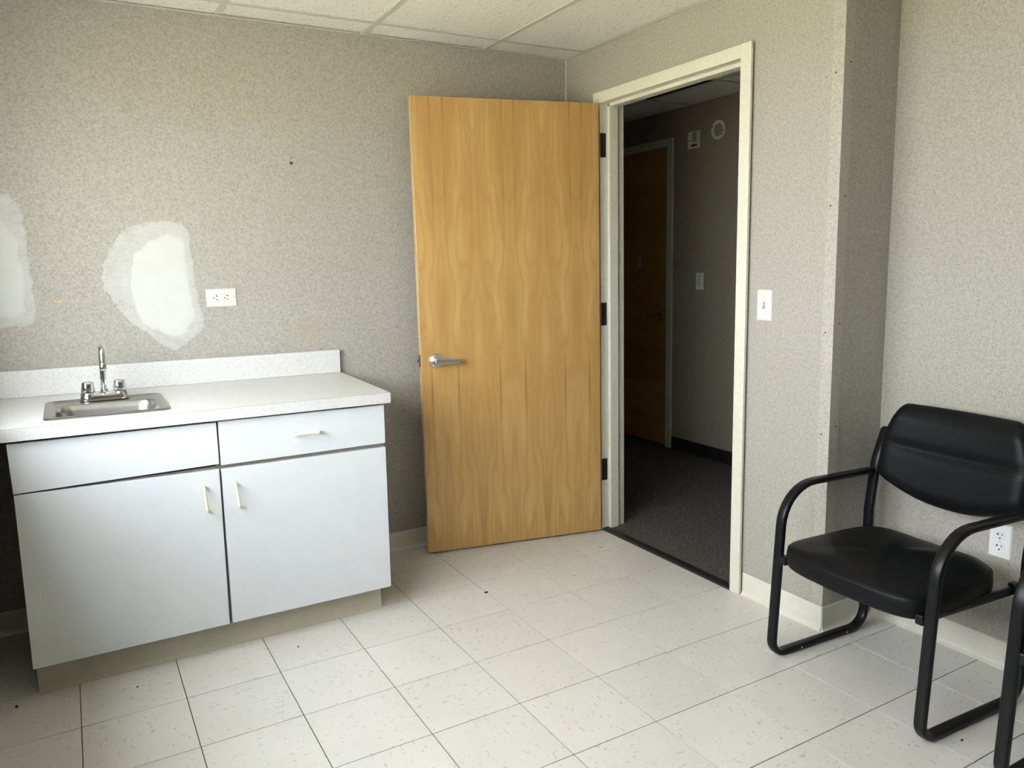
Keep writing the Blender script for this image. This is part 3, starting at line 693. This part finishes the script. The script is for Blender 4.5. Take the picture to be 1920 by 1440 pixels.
# ================================================================== CHAIRS
def make_chair(loc, rz, label):
    t = thing('guest_chair', label, 'chair', loc, (0, 0, rz), 'black guest chairs along the wall')
    X = lambda x: x - 1.13
    HW = .2825
    sec = supel(.036, .022, 3.2, 20)
    pts = [(1.432, .765), (1.384, .65), (1.357, .46), (1.357, .0125), (.888, .0125), (.926, .617), (1.352, .611)]
    for s in (1, -1):
        p3 = [(X(x), s * HW, z) for x, z in pts]
        path = fillet(p3, [0, .22, .30, .07, .052, .145, 0], 9)
        d0 = (path[1] - path[0]).normalized()
        path = [path[0], path[0] + d0 * .0025, path[0] + d0 * .007, path[0] + d0 * .014] + path[1:]
        sweep('side_frame', path, sec, (0, 1, 0), 'frame', t, auto=60, scale=[.35, .66, .88, 1.0] + [1.0] * (len(path) - 4))
        rp = [(X(.912), s * (HW - .030), .365), (X(1.35), s * (HW - .030), .358)]
        rl = sweep('seat_rail', rp, supel(.022, .026, 4, 16), (0, 1, 0), 'frame', t)
        for xx in (.912, 1.345):
            box('rail_bracket', (X(xx) - .014, X(xx) + .014, min(s * (HW - .041), s * (HW - .017)), max(s * (HW - .041), s * (HW - .017)), .350, .380), 'frame', rl, bevel=.003)
        box('back_bracket', (X(1.384), X(1.412), min(s * (HW - .034), s * (HW - .016)), max(s * (HW - .034), s * (HW - .016)), .665, .70), 'frame', t, bevel=.003)
        for xx in (1.02, 1.25):
            lathe('glide_screw', [(.0001, 0), (.004, 0), (.003, .0015), (.0001, .002)], 'satin', t, axis=1, loc=(X(xx), s * (HW - .0178), .013), n=10, sgn=-s)
    # cross bars under the seat
    for xx in (.99, 1.27):
        sweep('cross_bar', [(X(xx), -HW + .042, .346), (X(xx), HW - .042, .346)], supel(.022, .018, 4, 12), (0, 0, 1), 'frame', t)
    # seat cushion: plan outline and stacked rings
    def outline(n=72):
        o = []
        for k in range(n):
            a_ = 2 * math.pi * k / n; ca, sa = math.cos(a_), math.sin(a_)
            p = 4.2 if ca > 0 else 7.0
            x = .226 * math.copysign(abs(ca) ** (2 / p), ca); y = math.copysign(abs(sa) ** (2 / p), sa)
            wdt = .2635 - .022 * max(0, (x + .02) / .25)
            x -= .030 * (1 - y * y) * min(1, max(0, -x) / .2)
            o.append((x - .018, y * wdt))
        return o
    ol = outline()
    rings = []
    for s, z in ((.80, .350), (.93, .351), (.985, .358), (1.0, .372), (1.003, .392), (.998, .408), (.985, .4185), (.972, .4215), (.955, .4265), (.90, .4345), (.78, .4425), (.6, .448), (.35, .451), (.1, .452)):
        rg = []
        for x, y in ol:
            # slight saddle: lifts to the front edge, dips at the back middle
            dz = 0 if z < .40 else (.006 * math.cos(math.pi * (y / .262)) * -(x / .25) if s < .95 else 0)
            rg.append(((x + .018) * s - .018, y * s, z + dz))
        rings.append(rg)
    seat = loft('seat', rings, 'leather', t, cap0=True, cap1=True, auto=80)
    for s, z in ((.990, .4175), (.972, .4228)):
        V = [Vector(((x + .018) * s - .018, y * s, z)) for x, y in ol if True]
        V.append(V[0]); V.append(V[1])
        sweep('seat_seam', V, circ(.0013, 6), (0, 0, 1), 'leather', seat, caps=False)
    # backrest
    nu, nv = 28, 26
    def halfw(v):   # v 0 bottom .. 1 top
        w = .262 + .004 * math.sin(math.pi * v) - .040 * max(0, (v - .50) / .50) ** 1.5
        return w
    def pt(uu, v, front):
        hw_ = halfw(v)
        zt = .868 - .030 * (max(0, abs(uu) - .84) / .16) ** 2.4
        zb = .533 + .068 * abs(uu) ** 2.1
        z = zb + (zt - zb) * v
        y = uu * hw_
        xm = 1.372 + .155 * (z - .60) + .020 * (1 - uu * uu)            # lean back, hollow in the middle
        # puffs above and below the tuck seam
        zs = .728 - .010 * (1 - uu * uu)
        edge = min(1, (1 - abs(uu)) / .14) ** .5 if abs(uu) < 1 else 0
        ev = min(1, v / .14, (1 - v) / .16); ev = max(0, ev) ** .5
        tk = math.exp(-((z - zs) / .016) ** 2) * (.011 * (1 - abs(uu) ** 3))
        th = .032 * min(edge, 1) * ev
        if front: return (X(xm - .004 - th + tk), y, z)
        return (X(xm + .004 + th * .55), y, z)
    V, F = [], []
    us = [-1 + 2 * i / nu for i in range(nu + 1)]; us = [math.copysign(abs(q_) ** .8, q_) for q_ in us]
    vs_ = [j / nv for j in range(nv + 1)]; vs_ = [.5 - .5 * math.cos(math.pi * q_) if q_ in (0, 1) else q_ for q_ in vs_]
    for fr in (True, False):
        for v in vs_:
            for uu in us: V.append(pt(uu, v, fr))
    N = (nu + 1) * (nv + 1)
    for fr in (0, 1):
        for j in range(nv):
            for i in range(nu):
                k = fr * N + j * (nu + 1) + i
                F.append((k, k + 1, k + nu + 2, k + nu + 1))
    bd = [j for j in range(nu + 1)] + [(j + 1) * (nu + 1) + nu for j in range(nv)] + [nv * (nu + 1) + i for i in range(nu - 1, -1, -1)] + [j * (nu + 1) for j in range(nv - 1, 0, -1)]
    for k in range(len(bd)):
        a0, b0 = bd[k], bd[(k + 1) % len(bd)]; F.append((a0, b0, N + b0, N + a0))
    bk = mk('backrest', V, F, 'leather', t, smooth=True)
    sd = bk.modifiers.new('smooth', 'SUBSURF'); sd.levels = 1; sd.render_levels = 1
    for dz in (.0, -.007):
        sp = []
        for i in range(25):
            uu = -.94 + 1.88 * i / 24; zs = .728 - .010 * (1 - uu * uu) + dz
            zt = .868; zb = .533 + .068 * abs(uu) ** 2.1; v = (zs - zb) / (zt - zb)
            p = pt(uu, v, True); sp.append((p[0] - .0004, p[1], p[2]))
        sweep('back_seam', sp, circ(.0012, 6), (0, 0, 1), 'frame', bk)
    return t
ch1 = make_chair((1.117, -1.4325, 0), R(-3.0), 'whole black leather guest chair with sled base beside the wall return')
def copy_tree(o, parent=None):
    n_ = o.copy(); C.objects.link(n_); n_.parent = parent
    for k in list(o.children): copy_tree(k, n_)
    return n_
ch2 = copy_tree(ch1); ch2.location = (1.112, -2.203, 0)
ch2.rotation_euler = (0, 0, R(-1)); ch2['label'] = 'second black guest chair, farther from the doorway than its twin'

# ================================================================== small debris on the floor
for k, (x, y, s) in enumerate(((.302, -.115, .010), (-1.05, -.14, .0055), (-.51, -.155, .005), (1.02, .045, .005), (1.04, .115, .004), (-1.40, -.06, .008), (.985, -1.755, .006))):
    V, F = [], []
    n = 7
    for rr, h in ((1, 0), (.8, .35), (.3, .55)):
        for i in range(n):
            a_ = 2 * math.pi * i / n; w = rr * s * (.7 + .5 * rnd.random()); V.append((w * math.cos(a_), w * .6 * math.sin(a_), h * s))
    F = [tuple(range(n))] + [(j * n + i, j * n + (i + 1) % n, (j + 1) * n + (i + 1) % n, (j + 1) * n + i) for j in range(2) for i in range(n)] + [tuple(range(2 * n, 3 * n))]
    o = mk('floor_debris', V, F, 'debris'); o.location = (x, y, 0); o.rotation_euler = (0, 0, k)
    o['category'] = 'debris'; o['group'] = 'dark crumbs on the tile floor'; o['label'] = 'tiny dark crumb lying on the white tile floor'
